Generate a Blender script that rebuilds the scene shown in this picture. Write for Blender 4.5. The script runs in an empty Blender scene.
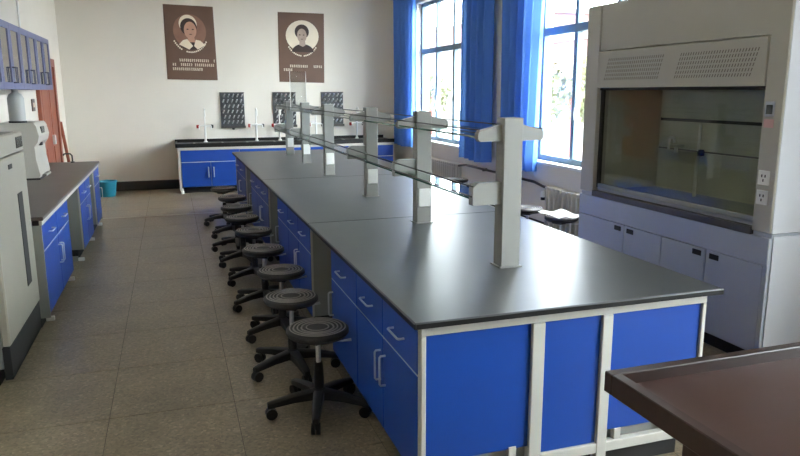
import bpy, bmesh, math, random
from mathutils import Vector, Matrix
random.seed(7)
R = math.radians
SC = bpy.context.scene
COL = SC.collection

# ------------------------------------------------------------------ camera
CAM_H = 1.74
F_PX = 686.4
cam_d = bpy.data.cameras.new('camera')
cam_d.sensor_width = 36.0
cam_d.lens = 36.0 * F_PX / 800.0
cam_d.clip_start = 0.05
cam_d.clip_end = 300
cam = bpy.data.objects.new('camera', cam_d)
COL.objects.link(cam)
yaw, pitch, roll = 0.3187, 0.1963, -0.0034
fw = Vector((math.sin(yaw) * math.cos(pitch), math.cos(yaw) * math.cos(pitch), -math.sin(pitch)))
rt = Vector((math.cos(yaw), -math.sin(yaw), 0))
up = rt.cross(fw)
r2 = math.cos(roll) * rt + math.sin(roll) * up
u2 = -math.sin(roll) * rt + math.cos(roll) * up
cam.matrix_world = Matrix(((r2.x, u2.x, -fw.x, 0), (r2.y, u2.y, -fw.y, 0), (r2.z, u2.z, -fw.z, CAM_H), (0, 0, 0, 1)))
SC.camera = cam

# ------------------------------------------------------------------ world, exposure
SKY = 28.0
LAMP = 1.5
world = bpy.data.worlds.new('overcast_sky')
SC.world = world
world.use_nodes = True
bg = world.node_tree.nodes['Background']
bg.inputs['Color'].default_value = (0.93, 0.96, 1.0, 1)
bg.inputs['Strength'].default_value = SKY
SC.view_settings.view_transform = 'Standard'
SC.view_settings.look = 'None'
SC.view_settings.gamma = 1.0
SC.view_settings.use_curve_mapping = False
SC.view_settings.exposure = 0.4
SC.cycles.use_denoising = True
SC.cycles.max_bounces = 10
SC.cycles.diffuse_bounces = 6
SC.cycles.glossy_bounces = 4
SC.cycles.transparent_max_bounces = 16
SC.cycles.sample_clamp_indirect = 8.0
SC.cycles.caustics_reflective = False
SC.cycles.caustics_refractive = False

# room extents (metres; camera stands at x = 0, y = 0)
XL, XR, Y0, Y1, H = -1.72, 4.25, -3.2, 13.2, 3.6
WINDOWS = [(9.64, 11.90), (5.37, 7.63), (-0.6, 1.66)]  # last window is out of view, added and sited for light on the hood side
WZ0, WZ1 = 0.90, 3.25
# ------------------------------------------------------------------ materials
def new_mat(name):
    m = bpy.data.materials.new(name)
    m.use_nodes = True
    return m, m.node_tree, m.node_tree.nodes['Principled BSDF']

def s2l(c):
    return tuple((v / 12.92 if v <= 0.04045 else ((v + 0.055) / 1.055) ** 2.4) for v in [x / 255.0 for x in c]) + (1,)

def mat(name, rgb, rough=0.5, metal=0.0, var=0.06, scale=6.0, bump=0.0, bscale=60.0, spec=0.5, coat=0.0, stretch=None):
    m, nt, p = new_mat(name)
    c = s2l(rgb)
    tc = nt.nodes.new('ShaderNodeTexCoord')
    src = tc.outputs['Object']
    if stretch:
        mp = nt.nodes.new('ShaderNodeMapping')
        mp.inputs['Scale'].default_value = stretch
        nt.links.new(src, mp.inputs['Vector'])
        src = mp.outputs['Vector']
    nz = nt.nodes.new('ShaderNodeTexNoise')
    nz.inputs['Scale'].default_value = scale
    nz.inputs['Detail'].default_value = 4
    nt.links.new(src, nz.inputs['Vector'])
    rp = nt.nodes.new('ShaderNodeValToRGB')
    rp.color_ramp.elements[0].position = 0.3
    rp.color_ramp.elements[1].position = 0.7
    rp.color_ramp.elements[0].color = tuple(v * (1 - var) for v in c[:3]) + (1,)
    rp.color_ramp.elements[1].color = tuple(min(1, v * (1 + var)) for v in c[:3]) + (1,)
    nt.links.new(nz.outputs['Fac'], rp.inputs['Fac'])
    nt.links.new(rp.outputs['Color'], p.inputs['Base Color'])
    p.inputs['Roughness'].default_value = rough
    p.inputs['Metallic'].default_value = metal
    p.inputs['Specular IOR Level'].default_value = spec
    p.inputs['Coat Weight'].default_value = coat
    if bump:
        n2 = nt.nodes.new('ShaderNodeTexNoise')
        n2.inputs['Scale'].default_value = bscale
        n2.inputs['Detail'].default_value = 3
        nt.links.new(src, n2.inputs['Vector'])
        b = nt.nodes.new('ShaderNodeBump')
        b.inputs['Strength'].default_value = bump
        b.inputs['Distance'].default_value = 0.004
        nt.links.new(n2.outputs['Fac'], b.inputs['Height'])
        nt.links.new(b.outputs['Normal'], p.inputs['Normal'])
    return m

def glass_mat(name, tint, gloss=0.12, rough=0.02):
    m, nt, p = new_mat(name)
    nt.nodes.remove(p)
    out = nt.nodes['Material Output']
    tr = nt.nodes.new('ShaderNodeBsdfTransparent')
    tr.inputs['Color'].default_value = s2l(tint)
    gl = nt.nodes.new('ShaderNodeBsdfGlossy')
    gl.inputs['Roughness'].default_value = rough
    gl.inputs['Color'].default_value = (1, 1, 1, 1)
    fr = nt.nodes.new('ShaderNodeFresnel')
    fr.inputs['IOR'].default_value = 1.5
    ml = nt.nodes.new('ShaderNodeMath')
    ml.operation = 'MULTIPLY_ADD'
    ml.use_clamp = True
    ml.inputs[1].default_value = 1.0
    ml.inputs[2].default_value = gloss
    nt.links.new(fr.outputs['Fac'], ml.inputs[0])
    # only the outer face of the pane reflects (no false total reflection inside the thin sheet)
    ge = nt.nodes.new('ShaderNodeNewGeometry')
    inv = nt.nodes.new('ShaderNodeMath'); inv.operation = 'SUBTRACT'; inv.inputs[0].default_value = 1.0
    nt.links.new(ge.outputs['Backfacing'], inv.inputs[1])
    m2 = nt.nodes.new('ShaderNodeMath'); m2.operation = 'MULTIPLY'
    nt.links.new(ml.outputs['Value'], m2.inputs[0]); nt.links.new(inv.outputs['Value'], m2.inputs[1])
    mx = nt.nodes.new('ShaderNodeMixShader')
    nt.links.new(m2.outputs['Value'], mx.inputs['Fac'])
    nt.links.new(tr.outputs['BSDF'], mx.inputs[1])
    nt.links.new(gl.outputs['BSDF'], mx.inputs[2])
    nt.links.new(mx.outputs['Shader'], out.inputs['Surface'])
    return m

def emit_mat(name, rgb, strength):
    m, nt, p = new_mat(name)
    p.inputs['Base Color'].default_value = s2l(rgb)
    p.inputs['Emission Color'].default_value = s2l(rgb)
    p.inputs['Emission Strength'].default_value = strength
    return m

def terrazzo():
    m, nt, p = new_mat('terrazzo')
    tc = nt.nodes.new('ShaderNodeTexCoord')
    geo = nt.nodes.new('ShaderNodeNewGeometry')
    v1 = nt.nodes.new('ShaderNodeTexVoronoi')
    v1.inputs['Scale'].default_value = 75
    nt.links.new(geo.outputs['Position'], v1.inputs['Vector'])
    r1 = nt.nodes.new('ShaderNodeValToRGB')
    e = r1.color_ramp.elements
    e[0].position = 0.0; e[0].color = s2l((122, 111, 94))
    e[1].position = 1.0; e[1].color = s2l((172, 156, 132))
    for pos, c in ((0.35, (141, 128, 108)), (0.7, (151, 138, 116)), (0.85, (130, 118, 99))):
        k = e.new(pos); k.color = s2l(c)
    sep = nt.nodes.new('ShaderNodeSeparateColor')
    nt.links.new(v1.outputs['Color'], sep.inputs['Color'])
    nt.links.new(sep.outputs['Red'], r1.inputs['Fac'])
    nz = nt.nodes.new('ShaderNodeTexNoise')
    nz.inputs['Scale'].default_value = 2.2
    nz.inputs['Detail'].default_value = 5
    nt.links.new(geo.outputs['Position'], nz.inputs['Vector'])
    r2_ = nt.nodes.new('ShaderNodeValToRGB')
    r2_.color_ramp.elements[0].position = 0.3
    r2_.color_ramp.elements[0].color = (0.74, 0.74, 0.73, 1)
    r2_.color_ramp.elements[1].position = 0.72
    r2_.color_ramp.elements[1].color = (1.08, 1.06, 1.04, 1)
    nt.links.new(nz.outputs['Fac'], r2_.inputs['Fac'])
    oi = nt.nodes.new('ShaderNodeObjectInfo')
    r3 = nt.nodes.new('ShaderNodeMapRange')
    r3.inputs['To Min'].default_value = 0.92
    r3.inputs['To Max'].default_value = 1.06
    nt.links.new(oi.outputs['Random'], r3.inputs['Value'])
    mx = nt.nodes.new('ShaderNodeMix'); mx.data_type = 'RGBA'; mx.blend_type = 'MULTIPLY'
    mx.inputs['Factor'].default_value = 1
    nt.links.new(r1.outputs['Color'], mx.inputs[6]); nt.links.new(r2_.outputs['Color'], mx.inputs[7])
    mx2 = nt.nodes.new('ShaderNodeMix'); mx2.data_type = 'RGBA'; mx2.blend_type = 'MULTIPLY'
    mx2.inputs['Factor'].default_value = 1
    nt.links.new(mx.outputs[2], mx2.inputs[6]); nt.links.new(r3.outputs['Result'], mx2.inputs[7])
    nt.links.new(mx2.outputs[2], p.inputs['Base Color'])
    rr = nt.nodes.new('ShaderNodeMapRange')
    rr.inputs['To Min'].default_value = 0.24
    rr.inputs['To Max'].default_value = 0.38
    nt.links.new(nz.outputs['Fac'], rr.inputs['Value'])
    nt.links.new(rr.outputs['Result'], p.inputs['Roughness'])
    return m

def curtain_mat():
    m, nt, p = new_mat('blue_curtain')
    out = nt.nodes['Material Output']
    p.inputs['Base Color'].default_value = s2l((74, 124, 206))
    p.inputs['Roughness'].default_value = 0.65
    tl = nt.nodes.new('ShaderNodeBsdfTranslucent')
    tl.inputs['Color'].default_value = s2l((120, 168, 226))
    mx = nt.nodes.new('ShaderNodeMixShader')
    mx.inputs['Fac'].default_value = 0.22
    wv = nt.nodes.new('ShaderNodeTexNoise')
    wv.inputs['Scale'].default_value = 300
    bp = nt.nodes.new('ShaderNodeBump')
    bp.inputs['Strength'].default_value = 0.1
    bp.inputs['Distance'].default_value = 0.002
    nt.links.new(wv.outputs['Fac'], bp.inputs['Height'])
    nt.links.new(bp.outputs['Normal'], p.inputs['Normal'])
    nt.links.new(p.outputs['BSDF'], mx.inputs[1])
    nt.links.new(tl.outputs['BSDF'], mx.inputs[2])
    nt.links.new(mx.outputs['Shader'], out.inputs['Surface'])
    return m

M = dict(
    wall=mat('wall_plaster', (229, 223, 212), 0.9, var=0.025, scale=1.2, bump=0.08, bscale=40),
    ceil=mat('ceiling_paint', (235, 232, 225), 0.9, var=0.02),
    terrazzo=terrazzo(),
    grout=mat('floor_joint', (84, 77, 66), 0.8),
    strip=mat('pale_strip', (206, 200, 188), 0.4, var=0.05),
    base=mat('black_baseboard', (42, 38, 34), 0.5),
    top=mat('black_worktop', (70, 72, 75), 0.36, var=0.08, scale=3, spec=0.7),
    topedge=mat('worktop_edge', (24, 23, 23), 0.5, spec=0.3),
    ltop=mat('brown_black_worktop', (84, 74, 70), 0.4, var=0.08, scale=3),
    frame=mat('grey_frame', (196, 194, 186), 0.4, var=0.03),
    rackm=mat('rack_grey', (146, 146, 142), 0.38, var=0.03),
    blue=mat('blue_laminate', (14, 66, 154), 0.42, var=0.05, scale=3),
    carc=mat('cabinet_grey', (150, 151, 144), 0.5, var=0.04),
    dark=mat('dark_void', (36, 36, 37), 0.7),
    chrome=mat('steel_handle', (214, 215, 216), 0.3, 0.55, var=0.03),
    steel=mat('pipe_steel', (70, 66, 64), 0.45, 0.3),
    black=mat('black_plastic', (30, 29, 29), 0.42, var=0.15),
    seat=mat('stool_seat', (38, 35, 34), 0.5, var=0.12, scale=12),
    ring=mat('stool_ring', (140, 134, 130), 0.35),
    glass=glass_mat('shelf_glass', (225, 240, 234), 0.06),
    gedge=mat('glass_edge', (70, 104, 96), 0.15),
    wglass=glass_mat('window_glass', (246, 250, 250), 0.0),
    sash=glass_mat('sash_glass', (236, 238, 230), 0.0),
    cglass=glass_mat('cabinet_glass', (225, 228, 226), 0.38),
    hood=mat('hood_grey', (180, 176, 165), 0.42, var=0.03, scale=2),
    hoodlow=mat('hood_base_grey', (172, 177, 188), 0.36, var=0.03, scale=2),
    hoodside=mat('hood_side_pale', (204, 206, 212), 0.3, var=0.02, scale=2),
    hoodin=mat('hood_liner', (214, 211, 194), 0.5, var=0.1, scale=3),
    hooddark=mat('hood_slot', (112, 104, 97), 0.6),
    wframe=mat('window_frame_blue_grey', (92, 118, 134), 0.45, var=0.05),
    sill=mat('white_sill', (232, 232, 230), 0.5),
    rad=mat('radiator_cream', (198, 192, 182), 0.45, var=0.05),
    curtain=curtain_mat(),
    podium=mat('dark_brown_lacquer', (44, 26, 22), 0.4, var=0.18, scale=5, stretch=(1, 8, 8)),
    podtop=mat('red_brown_top', (60, 37, 31), 0.3, var=0.05, scale=4, stretch=(1, 9, 9)),
    wood=mat('red_brown_wood', (140, 72, 50), 0.45, var=0.15, scale=4, stretch=(8, 8, 1)),
    freezer=mat('freezer_cream', (152, 148, 136), 0.4, var=0.02),
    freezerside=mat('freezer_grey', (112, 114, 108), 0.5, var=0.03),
    white=mat('white_enamel', (236, 236, 232), 0.35, var=0.02),
    instr=mat('instrument_white', (188, 185, 176), 0.4, var=0.02),
    wcab=mat('violet_blue_cabinet', (112, 116, 152), 0.45, var=0.06),
    wcabd=mat('slate_handle', (60, 62, 84), 0.4),
    tub=mat('teal_plastic', (34, 140, 168), 0.4, var=0.05),
    peg=mat('pale_peg', (214, 216, 218), 0.4),
    pegb=mat('pegboard_grey', (62, 64, 68), 0.5, var=0.05),
    poster=mat('brown_poster', (104, 78, 64), 0.6, var=0.1, scale=3),
    cream=mat('cream_print', (238, 226, 206), 0.7, var=0.03),
    skin=mat('portrait_skin', (196, 150, 128), 0.7, var=0.08, scale=8),
    sepia=mat('portrait_sepia', (178, 156, 142), 0.7, var=0.12, scale=8),
    hair=mat('portrait_hair', (58, 42, 38), 0.7),
    vign=mat('portrait_vignette', (142, 104, 88), 0.7, var=0.15, scale=5),
    red=mat('red_plastic', (170, 40, 34), 0.4),
    brick=mat('far_red_brick', (100, 74, 73), 0.9, var=0.1),
    render_w=mat('far_pale_render', (112, 110, 108), 0.9),
    leaf=mat('far_leaf', (92, 96, 68), 0.8, var=0.3, scale=3),
    asphalt=mat('yard_paving', (140, 138, 134), 0.9),
    clear=glass_mat('acrylic_clear', (244, 246, 246), 0.10, 0.1),
    tube=emit_mat('lamp_tube', (255, 250, 240), LAMP),
    screen=mat('dark_display', (48, 54, 52), 0.25),
    patch=mat('patch_white', (240, 240, 238), 0.7),
    pink=mat('pink_label', (214, 170, 170), 0.6),
    jug=mat('grey_jug_plastic', (168, 170, 168), 0.4),
)

# ------------------------------------------------------------------ mesh helpers
def box(bm, x0, x1, y0, y1, z0, z1, bev=0.0):
    vs = [bm.verts.new((x, y, z)) for z in (z0, z1) for y in (y0, y1) for x in (x0, x1)]
    fs = []
    for q in ((0, 2, 3, 1), (4, 5, 7, 6), (0, 1, 5, 4), (2, 6, 7, 3), (0, 4, 6, 2), (1, 3, 7, 5)):
        fs.append(bm.faces.new([vs[i] for i in q]))
    if bev:
        es = list({e for f in fs for e in f.edges})
        bmesh.ops.bevel(bm, geom=es, offset=bev, segments=1, affect='EDGES', profile=0.5)
    return bm

def prism(bm, pts, axis, a, b):
    """extrude a 2-D outline along an axis: axis 'x' -> pts are (y,z), 'y' -> (x,z), 'z' -> (x,y)"""
    def P(p, t):
        return {'x': (t, p[0], p[1]), 'y': (p[0], t, p[1]), 'z': (p[0], p[1], t)}[axis]
    A = [bm.verts.new(P(p, a)) for p in pts]
    B = [bm.verts.new(P(p, b)) for p in pts]
    n = len(pts)
    bm.faces.new(A); bm.faces.new(B[::-1])
    for i in range(n):
        j = (i + 1) % n
        bm.faces.new((A[j], A[i], B[i], B[j]))
    bmesh.ops.recalc_face_normals(bm, faces=bm.faces[:])
    return bm

def tube(bm, pts, r, n=8, cap=True):
    pts = [Vector(p) for p in pts]
    rings = []
    prev = None
    for i, p in enumerate(pts):
        if i == 0: d = pts[1] - p
        elif i == len(pts) - 1: d = p - pts[i - 1]
        else: d = (pts[i + 1] - p).normalized() + (p - pts[i - 1]).normalized()
        d.normalize()
        if prev is None:
            a = Vector((0, 0, 1)) if abs(d.z) < 0.9 else Vector((1, 0, 0))
            u = d.cross(a).normalized()
        else:
            u = (prev - d * prev.dot(d)).normalized()
        prev = u
        w = d.cross(u)
        rr = r[i] if isinstance(r, (list, tuple)) else r
        rings.append([bm.verts.new(p + rr * (math.cos(2 * math.pi * k / n) * u + math.sin(2 * math.pi * k / n) * w)) for k in range(n)])
    for A, B in zip(rings, rings[1:]):
        for k in range(n):
            bm.faces.new((A[k], A[(k + 1) % n], B[(k + 1) % n], B[k]))
    if cap:
        bm.faces.new(rings[0][::-1]); bm.faces.new(rings[-1])
    bmesh.ops.recalc_face_normals(bm, faces=bm.faces[:])
    return bm

def lathe(bm, prof, c=(0, 0, 0), n=24):
    rings = []
    for r, z in prof:
        if r < 1e-5:
            rings.append([bm.verts.new((c[0], c[1], c[2] + z))])
        else:
            rings.append([bm.verts.new((c[0] + r * math.cos(2 * math.pi * k / n), c[1] + r * math.sin(2 * math.pi * k / n), c[2] + z)) for k in range(n)])
    for A, B in zip(rings, rings[1:]):
        if len(A) == 1 and len(B) == 1: continue
        for k in range(n):
            j = (k + 1) % n
            if len(A) == 1: bm.faces.new((A[0], B[j], B[k]))
            elif len(B) == 1: bm.faces.new((A[k], A[j], B[0]))
            else: bm.faces.new((A[k], A[j], B[j], B[k]))
    for Rg, rev in ((rings[0], True), (rings[-1], False)):
        if len(Rg) > 1: bm.faces.new(Rg[::-1] if rev else Rg)
    bmesh.ops.recalc_face_normals(bm, faces=bm.faces[:])
    return bm

def B():
    return bmesh.new()

def obj(name, bm, m, parent=None, smooth=False, loc=None):
    """one mesh object; shapes come in world coordinates unless loc is given"""
    me = bpy.data.meshes.new(name)
    origin = Vector((0, 0, 0))
    if parent is not None:
        origin = Vector(parent['origin'])
    elif loc is not None:
        origin = Vector(loc)
    if origin.length:
        bmesh.ops.translate(bm, verts=bm.verts[:], vec=-origin)
    bm.to_mesh(me)
    bm.free()
    if smooth:
        me.shade_smooth()
        try:
            me.set_sharp_from_angle(angle=R(38))
        except Exception:
            pass
    me.materials.append(M[m] if isinstance(m, str) else m)
    o = bpy.data.objects.new(name, me)
    COL.objects.link(o)
    o['origin'] = tuple(origin)
    if parent is not None: o.parent = parent
    else: o.location = origin
    return o

def bx(name, m, parent, x0, x1, y0, y1, z0, z1, bev=0.0, loc=None):
    return obj(name, box(B(), x0, x1, y0, y1, z0, z1, bev), m, parent, loc=loc)

def inst(src, parent, loc):
    c = src.copy()
    COL.objects.link(c)
    c.parent = parent
    c.location = loc
    return c

def tag(o, label, cat, group=None):
    o['label'] = label
    o['category'] = cat
    if group: o['group'] = group
    return o

def thing(name, label, cat, loc=(0, 0, 0), group=None):
    o = bpy.data.objects.new(name, None)
    o.empty_display_size = 0.1
    COL.objects.link(o)
    o.location = loc
    o['origin'] = tuple(loc)
    return tag(o, label, cat, group)

def struct(o):
    o['kind'] = 'structure'
    return o

def copy_tree(o, parent=None):
    c = o.copy()
    COL.objects.link(c)
    c.parent = parent
    for ch in list(o.children):
        copy_tree(ch, c)
    return c

# ------------------------------------------------------------------ room shell
fl = struct(bx('floor', 'grout', None, XL, XR, Y0, Y1, -0.12, -0.003))
GX, GY = 0.665, 0.72
xs = [XL] + [(-0.42 + GX * k) for k in range(-1, 8)] + [XR]
ys = [Y0] + [(3.78 + GY * k) for k in range(-9, 14)] + [Y1]
slab_mesh = {}
for i in range(len(xs) - 1):
    for j in range(len(ys) - 1):
        w, d = xs[i + 1] - xs[i], ys[j + 1] - ys[j]
        if w < 0.02 or d < 0.02: continue
        key = (round(w, 3), round(d, 3))
        if key not in slab_mesh:
            slab_mesh[key] = obj('floor_slab', box(B(), 0.0018, w - 0.0018, 0.0018, d - 0.0018, -0.03, 0.0, 0.0008), 'terrazzo', None)
            s = slab_mesh[key]; s.parent = fl; s.location = (xs[i], ys[j], 0)
        else:
            inst(slab_mesh[key], fl, (xs[i], ys[j], 0))
bx('divider_strip', 'strip', fl, -1.0, 0.86, 10.31, 10.335, -0.02, 0.002)

struct(bx('ceiling', 'ceil', None, XL, XR, Y0, Y1, H, H + 0.15))
struct(bx('wall_far', 'wall', None, XL - 0.2, XR + 0.24, Y1, Y1 + 0.2, -0.12, H + 0.15))
struct(bx('wall_left', 'wall', None, XL - 0.2, XL, Y0, Y1, -0.12, H + 0.15))
struct(bx('wall_back', 'wall', None, XL - 0.2, XR + 0.24, Y0 - 0.2, Y0, -0.12, H + 0.15))
bm = B()
box(bm, XR, XR + 0.24, Y0, Y1, -0.12, WZ0)
box(bm, XR, XR + 0.24, Y0, Y1, WZ1, H + 0.15)
edges = [Y1]
for a, b in WINDOWS: edges += [b, a]
edges.append(Y0)
for k in range(0, len(edges), 2):
    if edges[k] - edges[k + 1] > 0.01:
        box(bm, XR, XR + 0.24, edges[k + 1], edges[k], WZ0, WZ1)
struct(obj('wall_right', bm, 'wall'))
struct(bx('baseboard_far', 'base', None, XL + 0.02, XR - 0.02, Y1 - 0.015, Y1, 0, 0.17, 0.003))
struct(bx('baseboard_left', 'base', None, XL, XL + 0.015, Y0, 10.55, 0, 0.17, 0.003))
struct(bx('baseboard_right', 'base', None, XR - 0.015, XR, Y0 + .02, Y1 - 0.02, 0, 0.17, 0.003))

# windows: blue-grey frame, three lights under a transom
TZ = 2.43
for n, (a, b) in enumerate(WINDOWS):
    w = bpy.data.objects.new('window_%d' % (n + 1), None)
    COL.objects.link(w); struct(w)
    w['origin'] = (XR, a, WZ0); w.location = (XR, a, WZ0)
    fx0, fx1 = XR + 0.09, XR + 0.15
    bm = B()
    box(bm, fx0, fx1, a, a + 0.06, WZ0, WZ1); box(bm, fx0, fx1, b - 0.06, b, WZ0, WZ1)
    box(bm, fx0, fx1, a + 0.06, b - 0.06, WZ0, WZ0 + 0.07); box(bm, fx0, fx1, a + 0.06, b - 0.06, WZ1 - 0.06, WZ1)
    obj('window_frame', bm, 'wframe', w)
    bx('transom', 'wframe', w, fx0 - 0.01, fx1 + 0.01, a + 0.06, b - 0.06, TZ - 0.045, TZ + 0.045, 0.004)
    W = b - a
    cuts = [a + 0.06] + [a + W * k / 3 for k in (1, 2)] + [b - 0.06]
    for k in (1, 2):
        c = cuts[k]
        bx('mullion', 'wframe', w, fx0 - 0.005, fx1 + 0.005, c - 0.035, c + 0.035, WZ0 + 0.07, TZ - 0.045, 0.003)
        bx('mullion', 'wframe', w, fx0 - 0.005, fx1 + 0.005, c - 0.03, c + 0.03, TZ + 0.045, WZ1 - 0.06, 0.003)
    for k in range(3):
        y0, y1 = cuts[k] + (0.035 if k else 0), cuts[k + 1] - (0.035 if k < 2 else 0)
        bx('pane', 'wglass', w, fx0 + 0.027, fx0 + 0.033, y0, y1, WZ0 + 0.07, TZ - 0.045)
        bx('pane', 'wglass', w, fx0 + 0.027, fx0 + 0.033, y0, y1, TZ + 0.045, WZ1 - 0.06)
    bx('window_sill', 'sill', w, XR - 0.05, XR + 0.24, a - 0.03, b + 0.03, WZ0 - 0.03, WZ0 + 0.005, 0.004)
    # a slim casement stay on the middle light
    obj('window_catch', tube(B(), [(fx0 - 0.01, cuts[2] - 0.05, 1.42), (fx0 - 0.05, cuts[2] - 0.10, 1.50), (fx0 - 0.05, cuts[2] - 0.16, 1.66)], 0.012, 6), 'white', w)

# wooden door in the left wall
d1 = bpy.data.objects.new('door_1', None)
COL.objects.link(d1); struct(d1); d1['origin'] = (XL, 11.5, 0); d1.location = (XL, 11.5, 0)
for a, b in ((10.62, 10.74), (12.08, 12.2)):
    bx('door_frame', 'wood', d1, XL, XL + 0.05, a, b, 0, 2.25, 0.004)
bx('door_head', 'wood', d1, XL, XL + 0.05, 10.74, 12.08, 2.13, 2.25, 0.004)
for a, b in ((10.745, 11.405), (11.415, 12.075)):
    lf_ = bx('door_leaf', 'wood', d1, XL, XL + 0.025, a, b, 0.01, 2.125, 0.003)
    for z0, z1 in ((0.15, 0.95), (1.1, 2.0)):
        bx('door_panel', 'wood', lf_, XL + 0.025, XL + 0.034, a + 0.12, b - 0.12, z0, z1, 0.004)
bx('door_handle', 'chrome', d1, XL + 0.025, XL + 0.07, 11.46, 11.49, 0.98, 1.12, 0.004)

# ------------------------------------------------------------------ island bench
IX0, IX1, IY0, IY1 = 0.855, 2.36, 2.41, 10.7
FX0, FX1 = 0.90, 2.315          # cabinet fronts
FY0 = 2.46                       # end panel plane
TOPZ, TOPB = 0.85, 0.822
wt = thing('island_bench', 'long central island bench, glossy black worktop on pale grey steel frame', 'bench', ((IX0 + IX1) / 2, IY0, 0))
yc = [IY0, 4.62, 7.15, IY1]
for k in range(3):
    s = bx('worktop_slab', 'top', wt, IX0, IX1, yc[k] + (0.0015 if k else 0), yc[k + 1] - (0.0015 if k < 2 else 0), TOPB, TOPZ, 0.005)
    e = B()
    box(e, IX0 - 0.001, IX0 + 0.006, yc[k] + 0.002, yc[k + 1] - 0.002, TOPB + 0.002, TOPZ - 0.006)
    if k == 0: box(e, IX0 + 0.006, IX1 - 0.004, IY0 - 0.001, IY0 + 0.006, TOPB + 0.002, TOPZ - 0.006)
    obj('slab_edge', e, 'topedge', s)
fr = wt
def rail(name, *a, bev=0.003): return bx(name, 'frame', fr, *a, bev=bev)
rail('top_rail', FX0, FX1, FY0, FY0 + 0.04, 0.772, TOPB)
rail('top_rail', FX0, FX0 + 0.02, FY0 + 0.04, IY1 - 0.05, 0.784, TOPB)
rail('top_rail', FX1 - 0.02, FX1, FY0 + 0.04, IY1 - 0.05, 0.784, TOPB)
rail('corner_post', FX0, FX0 + 0.022, FY0, FY0 + 0.035, 0.02, 0.772)
rail('corner_post', FX1 - 0.022, FX1, FY0, FY0 + 0.035, 0.02, 0.772)
rail('end_upright', 1.405, 1.465, FY0 - 0.004, FY0 + 0.04, 0.06, 0.772)
rail('end_upright', 1.752, 1.805, FY0 - 0.004, FY0 + 0.04, 0.06, 0.772)
rail('foot_rail', 1.465, FX1 - 0.11, FY0 - 0.002, FY0 + 0.036, 0.11, 0.158)
rail('foot_rail', FX0 + 0.022, 1.405, FY0 + 0.005, FY0 + 0.036, 0.09, 0.13)
for x in (1.33, 1.87, 2.15, 1.0):
    rail('levelling_foot', x - 0.018, x + 0.018, FY0 + 0.008, FY0 + 0.036, 0.12, 0.212, bev=0.002)
for a, b, z in ((FX0 + 0.022, 1.405, 0.2), (1.465, 1.752, 0.158), (1.805, FX1 - 0.022, 0.21)):
    bx('end_panel', 'blue', fr, a, b, FY0 + 0.012, FY0 + 0.03, z, 0.772, 0.002)
rail('end_panel', FX0, FX1, IY1 - 0.06, IY1 - 0.03, 0.1, TOPB - 0.001)
bx('service_core', 'carc', fr, 1.467, 1.753, FY0 + 0.05, IY1 - 0.07, 0.1, TOPB - 0.002)

def u_handle(o_name, parent, p0, p1, out, r=0.0055):
    p0, p1, out = Vector(p0), Vector(p1), Vector(out)
    d = (p1 - p0).normalized()
    pts = [p0, p0 + out * 0.8, p0 + out + d * 0.008, p1 + out - d * 0.008, p1 + out * 0.8, p1]
    return obj(o_name, tube(B(), pts, r, 6), 'chrome', parent, smooth=True)

def bench_unit(label, group, side, xf, xb, y0, y1, cols, zb=0.11, zt=0.782, hand=None, name='bench_cabinet'):
    """cabinet with a drawer row above doors, front at xf looking towards side (-1 / +1) along x"""
    u = thing(name, label, 'cabinet', ((xf + xb) / 2, (y0 + y1) / 2, 0), group)
    xa, xc = (xf + 0.02 * -side), xb
    lo, hi = min(xa, xc), max(xa, xc)
    bx('body', 'carc', u, lo, hi, y0 + 0.004, y1 - 0.004, zb, zt)
    k0, k1 = sorted((xf - side * 0.07, xb))
    bx('plinth', 'dark', u, k0, k1, y0 + 0.01, y1 - 0.01, 0.0, zb)
    w = (y1 - y0) / cols
    zd = 0.585
    fx0, fx1 = sorted((xf, xf - side * 0.019))
    for c in range(cols):
        a, b = y0 + w * c + 0.005, y0 + w * (c + 1) - 0.005
        d = bx('drawer', 'blue', u, fx0, fx1, a, b, zd + 0.005, zt - 0.005, 0.002)
        ym = (a + b) / 2
        u_handle('handle', d, (xf, ym - 0.075, 0.69), (xf, ym + 0.075, 0.69), (side * 0.03, 0, 0))
        dr = bx('door', 'blue', u, fx0, fx1, a, b, zb, zd - 0.005, 0.002)
        if cols == 2: hy = b - 0.035 if c == 0 else a + 0.035
        else: hy = b - 0.04 if (hand or 1) > 0 else a + 0.04
        u_handle('handle', dr, (xf, hy, 0.355), (xf, hy, 0.505), (side * 0.03, 0, 0))
    # thin pale edging that shows between the fronts
    bm = B()
    ex0, ex1 = sorted((xf - side * 0.003, xf - side * 0.019))
    for c in range(cols + 1):
        y = y0 + w * c
        box(bm, ex0, ex1, max(y0, y - 0.004), min(y1, y + 0.004), zb, zt)
    box(bm, ex0, ex1, y0 + 0.004, y1 - 0.004, zd - 0.004, zd + 0.004)
    obj('edge_trim', bm, 'frame', u)
    return u

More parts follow.
